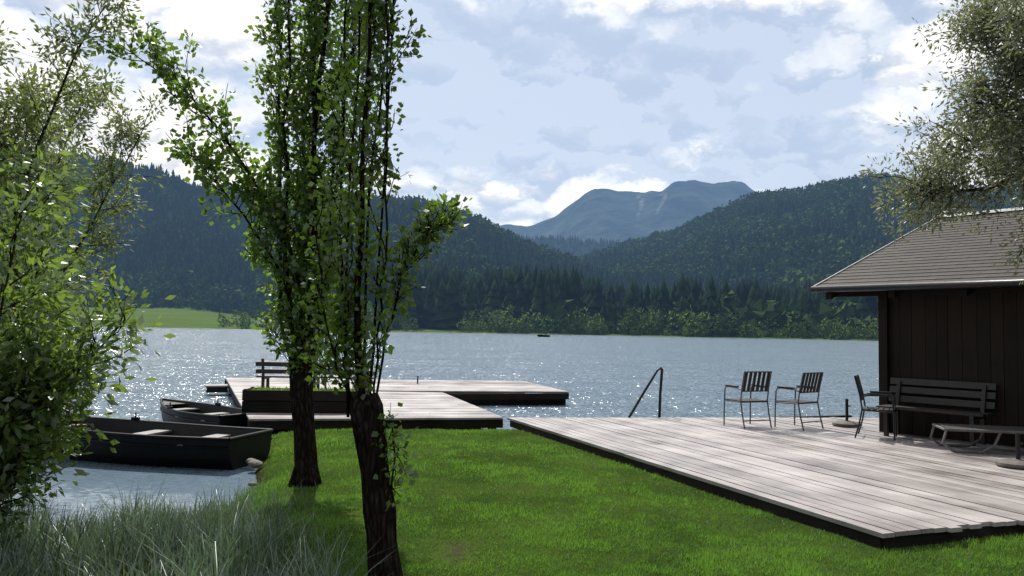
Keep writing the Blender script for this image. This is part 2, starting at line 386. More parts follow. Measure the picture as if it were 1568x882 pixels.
def mountain():
    nta,nD=240,70; TA=np.linspace(-.4,.6,nta); V=[];K=[]
    pa=np.array(profM)
    for i in range(nD):
        for j,ta in enumerate(TA):
            q=i/(nD-1); D=3400+3000*q; c=np.interp(ta,pa[:,0],pa[:,1])
            te=c*(math.sin(min(1,q/.65)*math.pi/2)**1.1) if q<.65 else c*(1-.5*(q-.65))
            k=min(1,q/.65); x=ta*D
            nz=fbm(x,D,1/900.,3.)*280*k*(1-k*.85)+fbm(x,D,1/200.,4.)*22*k
            V.append((x,D,te*D+nz))
            sc=0
            for s0,s1,b0,b1 in((.158,.0018,.40,.58),(.186,.0018,.38,.57)):
                if abs(ta-s0-.004*math.sin(q*30)-.02*(q-.5))<s1 and b0<q<b1: sc=.6
            K.append(sc)
    ii=np.arange(nD*nta).reshape(nD,nta)
    F=np.stack([ii[:-1,:-1],ii[:-1,1:],ii[1:,1:],ii[1:,:-1]],-1).reshape(-1,4)
    npmesh('mountain',V,F,[M_mount],smooth=True,uvattr=K)
mountain()
def conifer_field(name,P,H,Mx,sides=6,tiers=4):
    n=len(P); tv=[];tf=[]
    for k in range(tiers):
        z0=.06+.9*k/tiers*.93; z1=min(1,z0+.9/tiers*1.75); r=.21*(1-k/tiers*.85)
        o=len(tv)
        for j in range(sides):
            a=2*math.pi*(j+.5*k)/sides; tv.append((r*math.cos(a),r*math.sin(a),z0))
        tv.append((0,0,z1))
        for j in range(sides): tf.append((o+j,o+(j+1)%sides,o+sides))
    tv=np.array(tv);tf=np.array(tf)
    an=rng.uniform(0,6.28,n); wv=rng.uniform(.75,1.4,n)
    V=np.repeat(tv[None],n,0)
    jit=rng.uniform(.6,1.35,(n,len(tv))); 
    xx=V[:,:,0]*jit;yy=V[:,:,1]*jit; zz=V[:,:,2]+rng.normal(0,.02,(n,len(tv)))
    ca,sa=np.cos(an)[:,None],np.sin(an)[:,None]
    Xo=(xx*ca-yy*sa)*H[:,None]*wv[:,None]+P[:,0:1]; Yo=(xx*sa+yy*ca)*H[:,None]*wv[:,None]+P[:,1:2]; Zo=zz*H[:,None]+P[:,2:3]
    VV=np.stack([Xo,Yo,Zo],-1).reshape(-1,3)
    FF=(tf[None]+(np.arange(n)*len(tv))[:,None,None]).reshape(-1,3)
    return npmesh(name,VV,FF,[Mx],rnd=np.repeat(rng.uniform(0,1,n),len(tv)))
def clump_field(name,P,H,Wd,Mx,per=40,sz=.16):
    n=len(P); u=rng.normal(size=(n,per,3)); u/=np.linalg.norm(u,axis=2,keepdims=True); rr=rng.uniform(.45,1,(n,per,1))**.5
    u=u*rr; lob=1+.25*np.sin(u[:,:,0:1]*5+rng.uniform(0,6,(n,1,1)))+.15*np.sin(u[:,:,2:3]*7+rng.uniform(0,6,(n,1,1)))
    u=u*lob
    c=P[:,None,:]+np.stack([u[:,:,0]*Wd[:,None]*.5,u[:,:,1]*Wd[:,None]*.5,(u[:,:,2]*.5+.52)*H[:,None]],-1)
    c=c.reshape(-1,3); N=len(c); s=np.repeat(H,per)*sz*rng.uniform(.6,1.3,N)
    a=norm(rng.normal(size=(N,3)));b=norm(np.cross(a,rng.normal(size=(N,3))))
    V=np.stack([c+a*s[:,None]*.6,c-a*s[:,None]*.35+b*s[:,None]*.5,c-a*s[:,None]*.35-b*s[:,None]*.5],1).reshape(-1,3)
    r=np.repeat(np.clip(np.repeat(rng.uniform(0,.8,n),per)+rng.uniform(-.1,.35,N),0,1),3)
    return npmesh(name,V,np.arange(3*N).reshape(N,3),[Mx],rnd=r)
def scatter(samp,ta0,ta1,D0f,D1,n):
    ta=rng.uniform(ta0,ta1,n); q=rng.uniform(0,1,n); d0=np.array([D0f(a) for a in ta])
    D=np.sqrt(d0**2+(D1**2-d0**2)*q); z=samp(ta,D)
    return np.stack([ta*D,D,z],1),ta,D
P1,ta,D=scatter(sL,-1.0,.34,footL,1330,15000)
P2,ta2,D2=scatter(sR,.0,1.1,footR,1600,15000)
P3,_,_=scatter(sC,-.2,.5,lambda a:1550,2550,5000)
def decmask(P,th): return np.array([fbm(p[0],p[1],1/130.,4.4)+.22*random.random() for p in P])>th
d1=decmask(P1,.20); d2=decmask(P2,.0)
Pc=np.concatenate([P1[~d1],P2[~d2],P3]); Pd=np.concatenate([P1[d1],P2[d2]])
Pc[:,2]-=1; conifer_field('conifer_forest',Pc,rng.uniform(9,21,len(Pc)),M_conif,5,3)
clump_field('deciduous_forest',Pd,rng.uniform(10,17,len(Pd)),rng.uniform(11,18,len(Pd)),M_hilldec,26,.3)
n=1700; ta=rng.uniform(-.2,.75,n); D=shoreD(ta)+rng.uniform(24,190,n)
zz_=np.where(ta<.06,sL(ta,D),np.maximum(sR(np.maximum(ta,0),D),sL(np.minimum(ta,.34),D)))
conifer_field('shore_conifer_trees',np.stack([ta*D,D,zz_-.8],1),rng.uniform(13,34,n)*(shoreD(ta)/390)**.9*(1+.2*wob(ta*14,ta*9)),M_conif,7,6)
n=460; ta=np.concatenate([rng.uniform(-.06,.8,n-40),rng.uniform(-.19,-.12,30),rng.uniform(-.36,-.3,10)]); D=shoreD(ta)+rng.uniform(4,34,n)
hh=rng.uniform(2.5,13,n)*rng.uniform(.5,1.2,n)*np.interp(D,[300,440],[.8,1.15])
clump_field('lakeshore_trees',np.stack([ta*D,D,np.full(n,-.6)],1),hh,hh*rng.uniform(.6,1.2,n),M_far,170,.12)
n=60; ta=rng.uniform(-.75,-.12,n); D=np.array([footL(a) for a in ta])+rng.uniform(-14,4,n)
hh=rng.uniform(8,17,n); clump_field('meadow_edge_trees',np.stack([ta*D,D,sL(ta,D)-.5],1),hh,hh*.9,M_hilldec,90,.16)
hb=MB()
for (a,dd,s) in((.405,330,.8),(.275,360,.6),(.47,318,.6)):
    x=a*dd; hb.box((x,dd,.9*s),(7*s,5*s,2.6*s),mi=0)
    hb.add([(x-4*s,dd-3*s,2.1*s),(x+4*s,dd-3*s,2.1*s),(x+4*s,dd+3*s,2.1*s),(x-4*s,dd+3*s,2.1*s),(x-4*s,dd,4*s),(x+4*s,dd,4*s)],[(0,1,5,4),(2,3,4,5),(0,4,3),(1,2,5),(0,3,2,1)],mi=1)
hb.obj('lakeside_cabins',[M_wall,M_conc])
# ------------------------------------------------------------------ deck
C=Vector((2.94,6.4,0)); U=Vector((-.354,.935,0)); Vd=Vector((.935,.354,0))
ang=math.atan2(Vd.y,Vd.x)
b=MB(); a=0.0; bw=.135; gap=.009
while a<7.2:
    L=(8.3455-.215*(a+bw/2))/.9877
    L0=random.choice([0,0,.0,.03,-.04,.02]) 
    ends=[L0,random.uniform(2.2,6.0),L]
    if random.random()<.35: ends=[L0,L]
    dz=random.uniform(-.004,.004)
    for i in range(len(ends)-1):
        s0=ends[i]+(.003 if i else 0); s1=ends[i+1]
        z1=dz+random.uniform(-.002,.002)
        b.box((a+bw/2,(s0+s1)/2,z1-.018),(bw-gap,s1-s0,.036),col=random.random())
    a+=bw
deck=b.obj('wooden_deck',[M_deck],C,ang)
b=MB()
b.box((.05,4.2,-.095),(.06,8.3,.11)); b.box((3.6,.06,-.095),(7.1,.06,.11)); b.box((3.6,8.0-.2,-.2),(7.0,.1,.3))
for k in range(6): b.box((3.6,1+k*1.25,-.09),(7.0,.1,.10))
for k in range(6): b.tube([(.6+k*1.2,7.7,-1.2),(.6+k*1.2,7.7,-.06)],.08)
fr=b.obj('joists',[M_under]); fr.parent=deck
A=Vector((-4.35,13.5,0));B=Vector((-.12,14.35,0));H=Vector((-8.4,23.8,0));G=Vector((.42,24.5,0));E=Vector((-1.66,19.75,0));Fp=Vector((1.5,20.6,0))
b=MB(); rows=80
for i in range(rows):
    t0=i/rows; t1=(i+.93)/rows
    def rt(tt):
        if tt<.585: q=tt/.585; return B+(E-B)*q
        q=(tt-.585)/.415; return Fp+(G-Fp)*q
    def lf(tt): return A+(H-A)*tt
    l0,l1=lf(t0),lf(t1); r0=rt(t0)
    r1=rt(t1) if (t0<.585)==(t1<.585) else rt(.5849)
    dz=random.uniform(-.004,.004); cut=random.uniform(.25,.75)
    segs=[(0,cut-.001),(cut+.001,1)] if random.random()<.8 else [(0,1)]
    for s0,s1 in segs:
        p0=l0.lerp(r0,s0);p1=l0.lerp(r0,s1);p2=l1.lerp(r1,s1);p3=l1.lerp(r1,s0)
        up=Vector((0,0,dz)); dn=Vector((0,0,dz-.036))
        b.hexa([p0+dn,p1+dn,p2+dn,p3+dn,p0+up,p1+up,p2+up,p3+up],col=random.random())
pier=b.obj('wooden_pier',[M_pier])
b=MB()
def beam(p,q,z=-.1,h=.12,w=.08):
    d=(q-p); L=d.length; an=math.atan2(d.y,d.x); c=(p+q)/2+Vector((0,0,z))
    b.box(c,(L,w,h),Matrix.Rotation(an,3,'Z'))
for p,q in((A,B),(B,E),(E,Fp),(Fp,G),(G,H),(H,A)):
    ctr=Vector((-3,19,0)); mid=(p+q)/2; inn=(ctr-mid).normalized()*.06
    beam(p+inn,q+inn,-.115,.15)
for tt in np.linspace(.05,.95,7):
    p=A+(H-A)*tt+Vector((.15,0,0)); b.tube([p+Vector((0,0,-1.3)),p+Vector((0,0,-.05))],.08)
for q in(B+Vector((-.2,.2,0)),(B+E)/2+Vector((-.15,0,0)),E+Vector((-.2,.1,0)),Fp+Vector((-.15,.15,0)),G+Vector((-.15,-.15,0)),(E+Fp)/2+Vector((0,.2,0)),A+Vector((1.4,.5,0)),A+Vector((2.8,.7,0))):
    b.tube([q+Vector((0,0,-1.3)),q+Vector((0,0,-.05))],.08)
for k in range(4):
    beam(A.lerp(H,.05+.28*k)+Vector((.3,.1,0)),rt(.05+.28*k)+Vector((-.3,.1,0)),-.26,.2,.3)
beam(E+Vector((-.2,.25,0)),Fp+Vector((-.15,.25,0)),-.25,.2,.25)
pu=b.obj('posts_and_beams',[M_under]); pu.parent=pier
b=MB(); b.tube([(0,0,0),(0,0,.22)],.02); b.tube([(-.06,0,.2),(.06,0,.2)],.012); b.obj('mooring_cleat',[M_black],(-2.6,22.6,0))
b=MB(); 
for k in range(3): b.box((0,.18*k,-.1),(.6,.16,.04),col=random.random())
b.box((0,.18,-.2),(.55,.5,.14),mi=1)
b.obj('landing_step',[M_pier,M_under],(-7.95,21.9,0),R(20))
# ------------------------------------------------------------------ pier furniture
b=MB()
for k,z in enumerate((.30,.10)): 
    for sgn in(-1,1): b.box((0,sgn*.28,z+.01),(2.15,.035,.185),col=random.random())
for sgn in(-1,1):
    for z in(.11,.31): b.box((sgn*1.06,0,z),(.035,.52,.185))
for sx in(-1,1):
    for sy_ in(-1,1): b.box((sx*1.03,sy_*.255,.21),(.06,.05,.42))
b.box((0,0,.36),(2.08,.5,.02),mi=1)
pl=b.obj('wooden_planter_box',[M_under,M_ground],(-3.72,14.75,0),R(4),bevel=.004)
nl=500; P=np.stack([rng.uniform(-4.7,-2.75,nl),rng.uniform(14.55,14.95,nl),np.full(nl,.37)],1)
V,F=leafgeo(P,np.stack([rng.normal(0,.4,nl),rng.normal(0,.4,nl),np.ones(nl)],1),rng.uniform(.03,.09,nl),np.full(nl,.025))
pp=npmesh('planter_plants',V,F,[M_pop],rnd=np.repeat(rng.uniform(0,1,nl),4))
def park_bench(name,loc,rz,L=2.4,mats=(None,None),hb=.8,legs=3):
    b=MB()
    for k in range(3): b.box((0,-.12+.14*k,.44),(L,.11,.035),mi=0)
    for z,y in((.56,.245),(.72,.275)) if hb<.85 else ((.56,.245),(.70,.275),(.83,.30)):
        b.box((0,y,z),(L,.03,.10),Matrix.Rotation(R(-12),3,'X'),mi=0)
    for i in range(legs):
        x=-L/2+.15+(L-.3)*i/(legs-1)
        b.box((x,-.15,.21),(.06,.06,.42),mi=1); b.box((x,.2,.21),(.06,.06,.42),mi=1)
        b.box((x,.02,.40),(.055,.42,.05),mi=1)
        b.box((x,.232,.62),(.055,.04,.46),Matrix.Rotation(R(-12),3,'X'),mi=1)
    return b.obj(name,list(mats),loc,rz,bevel=.004)
park_bench('park_bench',(-4.3,17.9,0),R(180),2.55,(M_slat,M_slat),.8)
# ------------------------------------------------------------------ chairs
def garden_chair(loc,rz,dark=False):
    b=MB(); mt=1; r=.012
    wd=.27
    for sx in(-1,1):
        x=sx*wd
        b.tube([(x,-.24,0),(x,-.235,.3),(x,-.22,.60),(x,-.19,.645),(x,-.12,.655),(x,.12,.645),(x,.215,.62)],r,8,mt)
        b.tube([(x,.30,0),(x,.24,.22),(x,.20,.44),(x,.235,.66),(x,.30,.92)],r,8,mt)
        b.box((x,-.03,.67),(.045,.32,.02),mi=0)
        b.tube([(x,-.235,.41),(x,.205,.42)],r*.9,8,mt)
    b.tube([(-wd,.30,.92),(wd,.30,.92)],r,8,mt); b.tube([(-wd,.225,.60),(wd,.225,.60)],r,8,mt)
    b.tube([(-wd,-.235,.41),(wd,-.235,.41)],r,8,mt); b.tube([(-wd,.205,.42),(wd,.205,.42)],r,8,mt)
    b.tube([(-wd,.262,.12),(wd,.262,.12)],r*.8,8,mt)
    nS=6
    if not dark:
        for k in range(nS):
            x=-wd+.045+(2*wd-.09)*k/(nS-1)
            b.box((x,.258,.765),(.052,.014,.34),Matrix.Rotation(R(-14),3,'X'),mi=0)
    else:
        b.box((0,.258,.74),(2*wd-.03,.014,.38),Matrix.Rotation(R(-14),3,'X'),mi=0)
    for k in range(6): b.box((0,-.2+.077*k,.432),(2*wd-.03,.062,.014),mi=0)
    return b.obj('garden_chair',[M_slat,M_metal if not dark else M_black],loc,rz)
garden_chair((3.96,13.55,.004),R(180+22))
garden_chair((4.78,13.45,.004),R(180+36))
garden_chair((5.62,12.35,.004),R(62),True)
park_bench('park_bench',(6.33,12.12,.004),R(-51.7),1.55,(M_slat,M_slat),.9,2)
b=MB()
for sy_ in(-.3,.3):
    b.tube([(-.95,sy_,.30),(.3,sy_,.30),(1.05,sy_,.42)],.02,8,0)
    b.tube([(-.93,sy_,.30),(-.98,sy_,.12),(-.86,sy_,.02),(-.5,sy_,.02),(-.35,sy_,.12),(-.28,sy_,.29)],.018,8,0)
    b.tube([(.3,sy_,.29),(.38,sy_,.1),(.5,sy_,.02),(.8,sy_,.02),(.92,sy_,.12),(.9,sy_,.39)],.018,8,0)
for x in(-.95,.3): b.tube([(x,-.3,.30),(x,.3,.30)],.018,8,0)
for k in range(22): 
    x=-.9+k*.057; b.box((x,0,.315),(.045,.58,.012),mi=1)
for k in range(12):
    q=k/11; b.box((.36+.66*q,0,.325+.11*q),(.045,.58,.012),Matrix.Rotation(R(-9),3,'Y'),mi=1)
b.obj('sun_lounger',[M_lounge,M_fabric],(6.85,10.95,.004),R(-14))
def umb(loc,h):
    b=MB(); b.lathe([(.22,0),(.24,.02),(.235,.05),(.16,.075),(.05,.085),(.035,.09)],n=28,mi=0)
    b.tube([(0,0,.08),(0,0,h)],.025,10,1); b.tube([(0,0,h-.12),(.06,0,h-.12)],.012,8,1)
    b.obj('parasol_stand',[M_conc,M_black],loc,0)
umb((5.75,13.8,.004),.46); umb((6.12,9.75,.004),.40)
b=MB()
for k,off in enumerate((0,.5)):
    ox=off*.12; oy=off*.5
    b.tube([(2.15+ox,14.62+oy,.0),(2.45+ox,14.75+oy,.47),(2.70+ox,14.86+oy,.85),(2.76+ox,14.885+oy,.885),(2.79+ox,14.9+oy,.85),(2.76+ox,14.9+oy,.4),(2.72+ox,14.9+oy,-.9)],.02,10)
for z in(-.15,-.4,-.65): b.tube([(2.73,14.9,z),(2.79,15.15,z)],.018)
b.obj('bathing_ladder',[M_black],smooth=True)
# ------------------------------------------------------------------ boathouse
hut=link(bpy.data.objects.new('boathouse',None)); hut.location=(6.1,13.04,0); hut.rotation_euler=(0,0,math.atan2(-.785,.62))
HX,HY=7.0,8.2
b=MB(); x=0
while x<HX:
    wd=random.uniform(.16,.24); b.box((x+wd/2,-.012+random.uniform(-.004,.004),1.2),(wd-.006,.025,2.40),col=random.random()); x+=wd
y=0
while y<HY:
    wd=random.uniform(.16,.24); b.box((-.012,y+wd/2,1.2),(.025,wd-.006,2.4),col=random.random()); y+=wd
b.box((HX/2,.03,1.2),(HX,.05,2.4)); b.box((.03,HY/2,1.2),(.05,HY-.1,2.4)); b.box((HX/2,HY,1.2),(HX,.05,2.4)); b.box((HX,HY/2,1.2),(.05,HY,2.4))
for zx in(0.02,HX-.02): b.add([(zx,0.05,2.4),(zx,HY-.05,2.4),(zx,HY/2,3.75)],[(0,1,2)])
b.box((-.03,-.03,1.2),(.14,.14,2.42),col=.2)
b.obj('walls',[M_wall],parent=hut)
b=MB(); b.box((3.6,-.04,1.0),(.95,.03,2.0)); 
for zx in(3.08,4.12): b.box((zx,-.05,1.03),(.09,.05,2.06))
b.box((3.6,-.05,2.1),(1.13,.05,.09)); b.tube([(3.95,-.06,1.0),(3.95,-.11,1.0),(3.85,-.11,1.0)],.012)
b.obj('door',[M_wall],parent=hut)
m,t=mat('slate_roof')
tc=t.n('ShaderNodeTexCoord').outputs['Object']
br=t.n('ShaderNodeTexBrick',{'Vector':t.n('ShaderNodeMapping',{0:tc,'Scale':(1,1,0)}).outputs[0],'Color1':c4(.046,.038,.035),'Color2':c4(.074,.062,.057),'Mortar':c4(.02,.018,.016),'Scale':1.0,'Mortar Size':.009,'Brick Width':.36,'Row Height':.1917,'Bias':0.0,'Mortar Smooth':.1})
nz=t.n('ShaderNodeTexNoise',{'Vector':tc,'Scale':2.5,'Detail':6}).outputs[0]
col=t.mix(t.m('MULTIPLY',nz,.6),br.outputs[0],c4(.055,.05,.042))
bp=t.n('ShaderNodeBump',{'Height':t.m('SUBTRACT',nz,t.m('MULTIPLY',br.outputs[1],2.0)),'Strength':.5,'Distance':.012}).outputs[0]
p=t.n('ShaderNodeBsdfPrincipled',{'Base Color':col,'Roughness':.7,'Normal':bp,'Specular IOR Level':.25})
t.n('ShaderNodeOutputMaterial',{0:p.outputs[0]}); M_roof=m
x0,x1=-.986,HX+.9; e0,e1=-.5,8.7; ez,rz_,ry=2.34,3.97,4.1
b=MB()
for side in(0,1):
    ya,yb=(e0,ry) if side==0 else (e1,ry)
    nC=24
    for k in range(nC):
        f0=k/nC;f1=min(1,(k+1.12)/nC)
        y0=ya+(yb-ya)*f0;y1=ya+(yb-ya)*f1; z0=ez+(rz_-ez)*f0+.014;z1=ez+(rz_-ez)*f1+.003
        b.hexa([(x0,y0,z0-.010),(x1,y0,z0-.010),(x1,y1,z1-.010),(x0,y1,z1-.010),(x0,y0,z0),(x1,y0,z0),(x1,y1,z1),(x0,y1,z1)] if side==0 else
               [(x1,y0,z0-.010),(x0,y0,z0-.010),(x0,y1,z1-.010),(x1,y1,z1-.010),(x1,y0,z0),(x0,y0,z0),(x0,y1,z1),(x1,y1,z1)],0)
b.obj('roof_slates',[M_roof],parent=hut)
b=MB()
for ya,s in((e0,1),(e1,-1)):
    b.hexa([(x0+.03,ya+.03*s,ez-.09),(x1-.03,ya+.03*s,ez-.09),(x1-.03,ry,rz_-.09),(x0+.03,ry,rz_-.09),(x0+.03,ya+.03*s,ez-.012),(x1-.03,ya+.03*s,ez-.012),(x1-.03,ry,rz_-.014),(x0+.03,ry,rz_-.014)])
for k in range(9):
    xx=x0+.2+k*(x1-x0-.4)/8
    b.hexa([(xx-.05,e0+.08,ez-.20),(xx+.05,e0+.08,ez-.20),(xx+.05,ry,rz_-.22),(xx-.05,ry,rz_-.22),(xx-.05,e0+.08,ez-.092),(xx+.05,e0+.08,ez-.092),(xx+.05,ry,rz_-.092),(xx-.05,ry,rz_-.092)])
b.box(((x0+x1)/2,.02,2.27),(x1-x0-.1,.12,.14))
b.obj('rafters',[M_under],parent=hut)
b=MB(); b.tube([(x0-.02,e0-.05,ez-.03),(x1,e0-.05,ez-.035)],.055,12,0); b.obj('gutter',[M_black],parent=hut,smooth=True)
b=MB()
b.hexa([(x0-.03,e0,ez-.03),(x0-.005,e0,ez-.03),(x0-.005,ry,rz_-.03),(x0-.03,ry,rz_-.03),(x0-.03,e0,ez+.03),(x0-.005,e0,ez+.03),(x0-.005,ry,rz_+.03),(x0-.03,ry,rz_+.03)])
b.hexa([(x0,ry-.13,rz_-.005),(x1,ry-.13,rz_-.005),(x1,ry+.13,rz_-.005),(x0,ry+.13,rz_-.005),(x0,ry-.03,rz_+.06),(x1,ry-.03,rz_+.06),(x1,ry+.03,rz_+.06),(x0,ry+.03,rz_+.06)])
b.box(((x0+x1)/2,e0-.012,ez+.012),(x1-x0,.02,.02))
b.obj('ridge_and_verge_flashing',[M_white],parent=hut)
# ------------------------------------------------------------------ boats
def rowing_boat(loc,rz,L=3.7,Wd=1.25,H=.42,name='rowing_boat'):
    b=MB(); n=17; st=[]
    for i in range(n):
        q=i/(n-1); x=-L/2+L*q
        hw=Wd/2*(1-(1-min(1,q/.62))**2.1)*(1-.18*max(0,(q-.6)/.4)**1.5); hw=max(hw,.02)
        sh=H*(1+.35*(1-q)**2.2+.06*q**3); bt=-.10+.34*max(0,(.22-q)/.22)**1.6+.05*max(0,(q-.75)/.25)
        st.append((x,hw,sh,bt))
    T=.025
    for shell,(ins,mi) in enumerate(((0,0),(T,1))):
        vs=[]
        for x,hw,sh,bt in st:
            hw2=max(hw-ins,.004); b2=bt+ins; x2=x+ins*(1 if x<0 else -1)*(1 if shell else 0)
            for y,z in((-hw2,sh),(-hw2*.93,sh*.45+b2*.55),(-hw2*.72,b2+.02),(0,b2),(hw2*.72,b2+.02),(hw2*.93,sh*.45+b2*.55),(hw2,sh)):
                vs.append((x2,y,z))
        fs=[]
        for i in range(n-1):
            for j in range(6):
                f=(i*7+j,i*7+j+1,(i+1)*7+j+1,(i+1)*7+j)
                fs.append(f if not shell else f[::-1])
        e=(n-1)*7; f=tuple(e+j for j in range(7)); fs.append(f if not shell else f[::-1])
        b.add(vs,fs,mi)
    for sg in(-1,1):
        b.tube([(x,sg*hw,sh) for x,hw,sh,bt in st],.024,8,0)
        b.tube([(x,sg*(hw*.985+.004),sh-.12) for x,hw,sh,bt in st[1:]],.014,6,0)
    x,hw,sh,bt=st[-1]; b.tube([(x,-hw,sh),(x,hw,sh)],.024,8,0)
    for q in(.30,.58,.86):
        i=int(q*(n-1)); x,hw,sh,bt=st[i]; b.box((x,0,sh-.10),(.24,2*hw*.97,.025),mi=2)
    x,hw,sh,bt=st[3]; b.add([(st[0][0]+.03,0,st[0][2]-.02),(x,-hw*.97,sh-.02),(x,hw*.97,sh-.02)],[(0,1,2)],0)
    for q in(.45,):
        i=int(q*(n-1)); x,hw,sh,bt=st[i]
        for sg in(-1,1): b.box((x,sg*hw,sh+.035),(.12,.05,.05),mi=0); b.tube([(x,sg*hw,sh+.05),(x,sg*hw,sh+.13)],.012,6,0)
    return b.obj(name,[M_boat,M_boatin,M_thw],loc,rz)
rowing_boat((-5.55,11.6,-.37),R(-15),4.2,1.25,.41)
rowing_boat((-5.8,15.1,-.36),R(-38),2.7,1.05,.32)
fb=rowing_boat((9.3,232,-.35),R(4),3.6,1.3,.5,'fishing_boat')
def seated(x):
    me=bpy.data.meshes.new('angler'); 
    J=[(0,0,.45),(0,0,.75),(0,.0,1.02),(0,0,1.15),(0,0,1.28),(.12,-.2,.45),(.38,-.2,.48),(.42,-.2,.1),(.12,.2,.45),(.38,.2,.48),(.42,.2,.1),(0,-.2,1.0),(.1,-.27,.75),(.32,-.2,.72),(0,.2,1.0),(.1,.27,.75),(.32,.2,.72)]
    Ed=[(0,1),(1,2),(2,3),(3,4),(0,5),(5,6),(6,7),(0,8),(8,9),(9,10),(2,11),(11,12),(12,13),(2,14),(14,15),(15,16)]
    me.from_pydata(J,Ed,[]); o=link(bpy.data.objects.new('angler',me))
    md=o.modifiers.new('skin','SKIN')
    rr=[.16,.17,.17,.07,.11,.1,.08,.06,.1,.08,.06,.08,.055,.04,.08,.055,.04]
    for i,r_ in enumerate(rr): me.skin_vertices[0].data[i].radius=(r_,r_)
    me.skin_vertices[0].data[0].use_root=True
    o.modifiers.new('sub','SUBSURF').levels=1; me.materials.append(M_slat); o.location=(9.3+x,232,-.45)
seated(-.7); seated(.6)
for (x,y,s) in((-3.3,10.55,.09),(-3.42,10.75,.07),(-2.9,9.2,.05)):
    bm=bmesh.new(); bmesh.ops.create_icosphere(bm,subdivisions=3,radius=s)
    for v in bm.verts:
        n_=mnoise.noise(v.co*9+Vector((x,y,0))); v.co*=1+.35*n_; v.co.z*=.55
    me=bpy.data.meshes.new('shore_stone'); bm.to_mesh(me); bm.free(); me.materials.append(M_stone)
    o=link(bpy.data.objects.new('shore_stone',me)); o.location=(x,y,-.24)
# ------------------------------------------------------------------ grass blades
def indeck(x,y):
    dx=x-C.x;dy=y-C.y; a=dx*Vd.x+dy*Vd.y; s=dx*U.x+dy*U.y
    return (a>-.02)&(s>-.02)
N=300000
y=5.0*(14.3/5.0)**rng.uniform(0,1,N)**1.0; x=rng.uniform(-.62,.68,N)*y
ok=(~indeck(x,y))&(sdist(x,y)>.12)&(rng.uniform(0,1,N)<lawnmask(x,y)+.05)
x=x[ok];y=y[ok]
v1=vnoise(x,y,.9,3.); v2=vnoise(x,y,3.2,8.); v3=vnoise(x,y,11.,5.)
pd=np.exp(-(((x+.37+.16*v3)/.13)**2+((y-6.15+.3*v2)/.40)**2))
ok=(rng.uniform(0,1,len(x))>pd*.95)&(rng.uniform(0,1,len(x))<.75+v2*.6+v3*.3)
x=x[ok];y=y[ok];v1=v1[ok];v2=v2[ok];v3=v3[ok];n=len(x); z=gz(x,y)-.004
hgt=rng.uniform(.018,.042,n)*(1+.5*v1+.7*np.clip(v2,0,1)+.4*v3); wd=.0028+.0007*y
an=rng.uniform(0,6.28,n); lean=rng.normal(0,.016,(n,2))
dx=np.cos(an)*wd/2;dy=np.sin(an)*wd/2
V=np.stack([np.stack([x-dx,y-dy,z],1),np.stack([x+dx,y+dy,z],1),np.stack([x+lean[:,0],y+lean[:,1],z+hgt],1)],1).reshape(-1,3)
g_=np.clip(.42+1.0*v1+.8*v2+.45*v3+rng.normal(0,.2,n),0,1)
npmesh('lawn_grass',V,np.arange(3*n).reshape(n,3),[M_grass],rnd=np.repeat(g_,3))
def blades(name,x,y,z,hgt,wd,Mx,bend=.5,seg=4):
    n=len(x); an=rng.uniform(0,6.28,n); bd=rng.uniform(.1,1,n)*bend*hgt; dirx=np.cos(an);diry=np.sin(an)
    rows=[]
    for k in range(seg+1):
        q=k/seg; cx_=x+dirx*bd*q**2; cy_=y+diry*bd*q**2; cz=z+hgt*(q-.25*(bd/hgt)*q**2.5)
        w_=wd*(1-q**1.5)*.5+.0004
        rows.append(np.stack([cx_-diry*w_,cy_+dirx*w_,cz],1)); rows.append(np.stack([cx_+diry*w_,cy_-dirx*w_,cz],1))
    V=np.stack(rows,1).reshape(-1,3); k2=2*(seg+1)
    fb_=np.array([(2*i,2*i+1,2*i+3,2*i+2) for i in range(seg)])
    F=(fb_[None]+(np.arange(n)*k2)[:,None,None]).reshape(-1,4)
    return npmesh(name,V,F,[Mx],rnd=np.repeat(rng.uniform(0,1,n),k2))
N=24000; y=rng.uniform(3.6,7.6,N); x=rng.uniform(-7.5,-.9,N)
ok=(sdist(x,y)>-.05)&(rng.uniform(0,1,N)<(1-lawnmask(x+.15,y))**1.5)&(x>-.72*y-.6)
ok&=(wob(x*1.9,y*2.7)+rng.normal(0,.35,N))>-.55
x=x[ok];y=y[ok]; n=len(x)
tf_=1+.9*vnoise(x,y,2.6,2.)
blades('sedge_grass',x,y,gz(x,y)-.01,rng.uniform(.18,.50,n)*tf_*np.interp(y,[5,7.2],[1,.62]),rng.uniform(.006,.013,n),M_sedge,.9)
N=1300; y=rng.uniform(5,9.5,N); x=-1.3-(y-5.5)*.5+rng.normal(0,.22,N); ok=sdist(x,y)>.02; x=x[ok];y=y[ok]
blades('sedge_tuft',x,y,gz(x,y)-.01,rng.uniform(.06,.2,len(x)),rng.uniform(.004,.008,len(x)),M_sedge,.6)
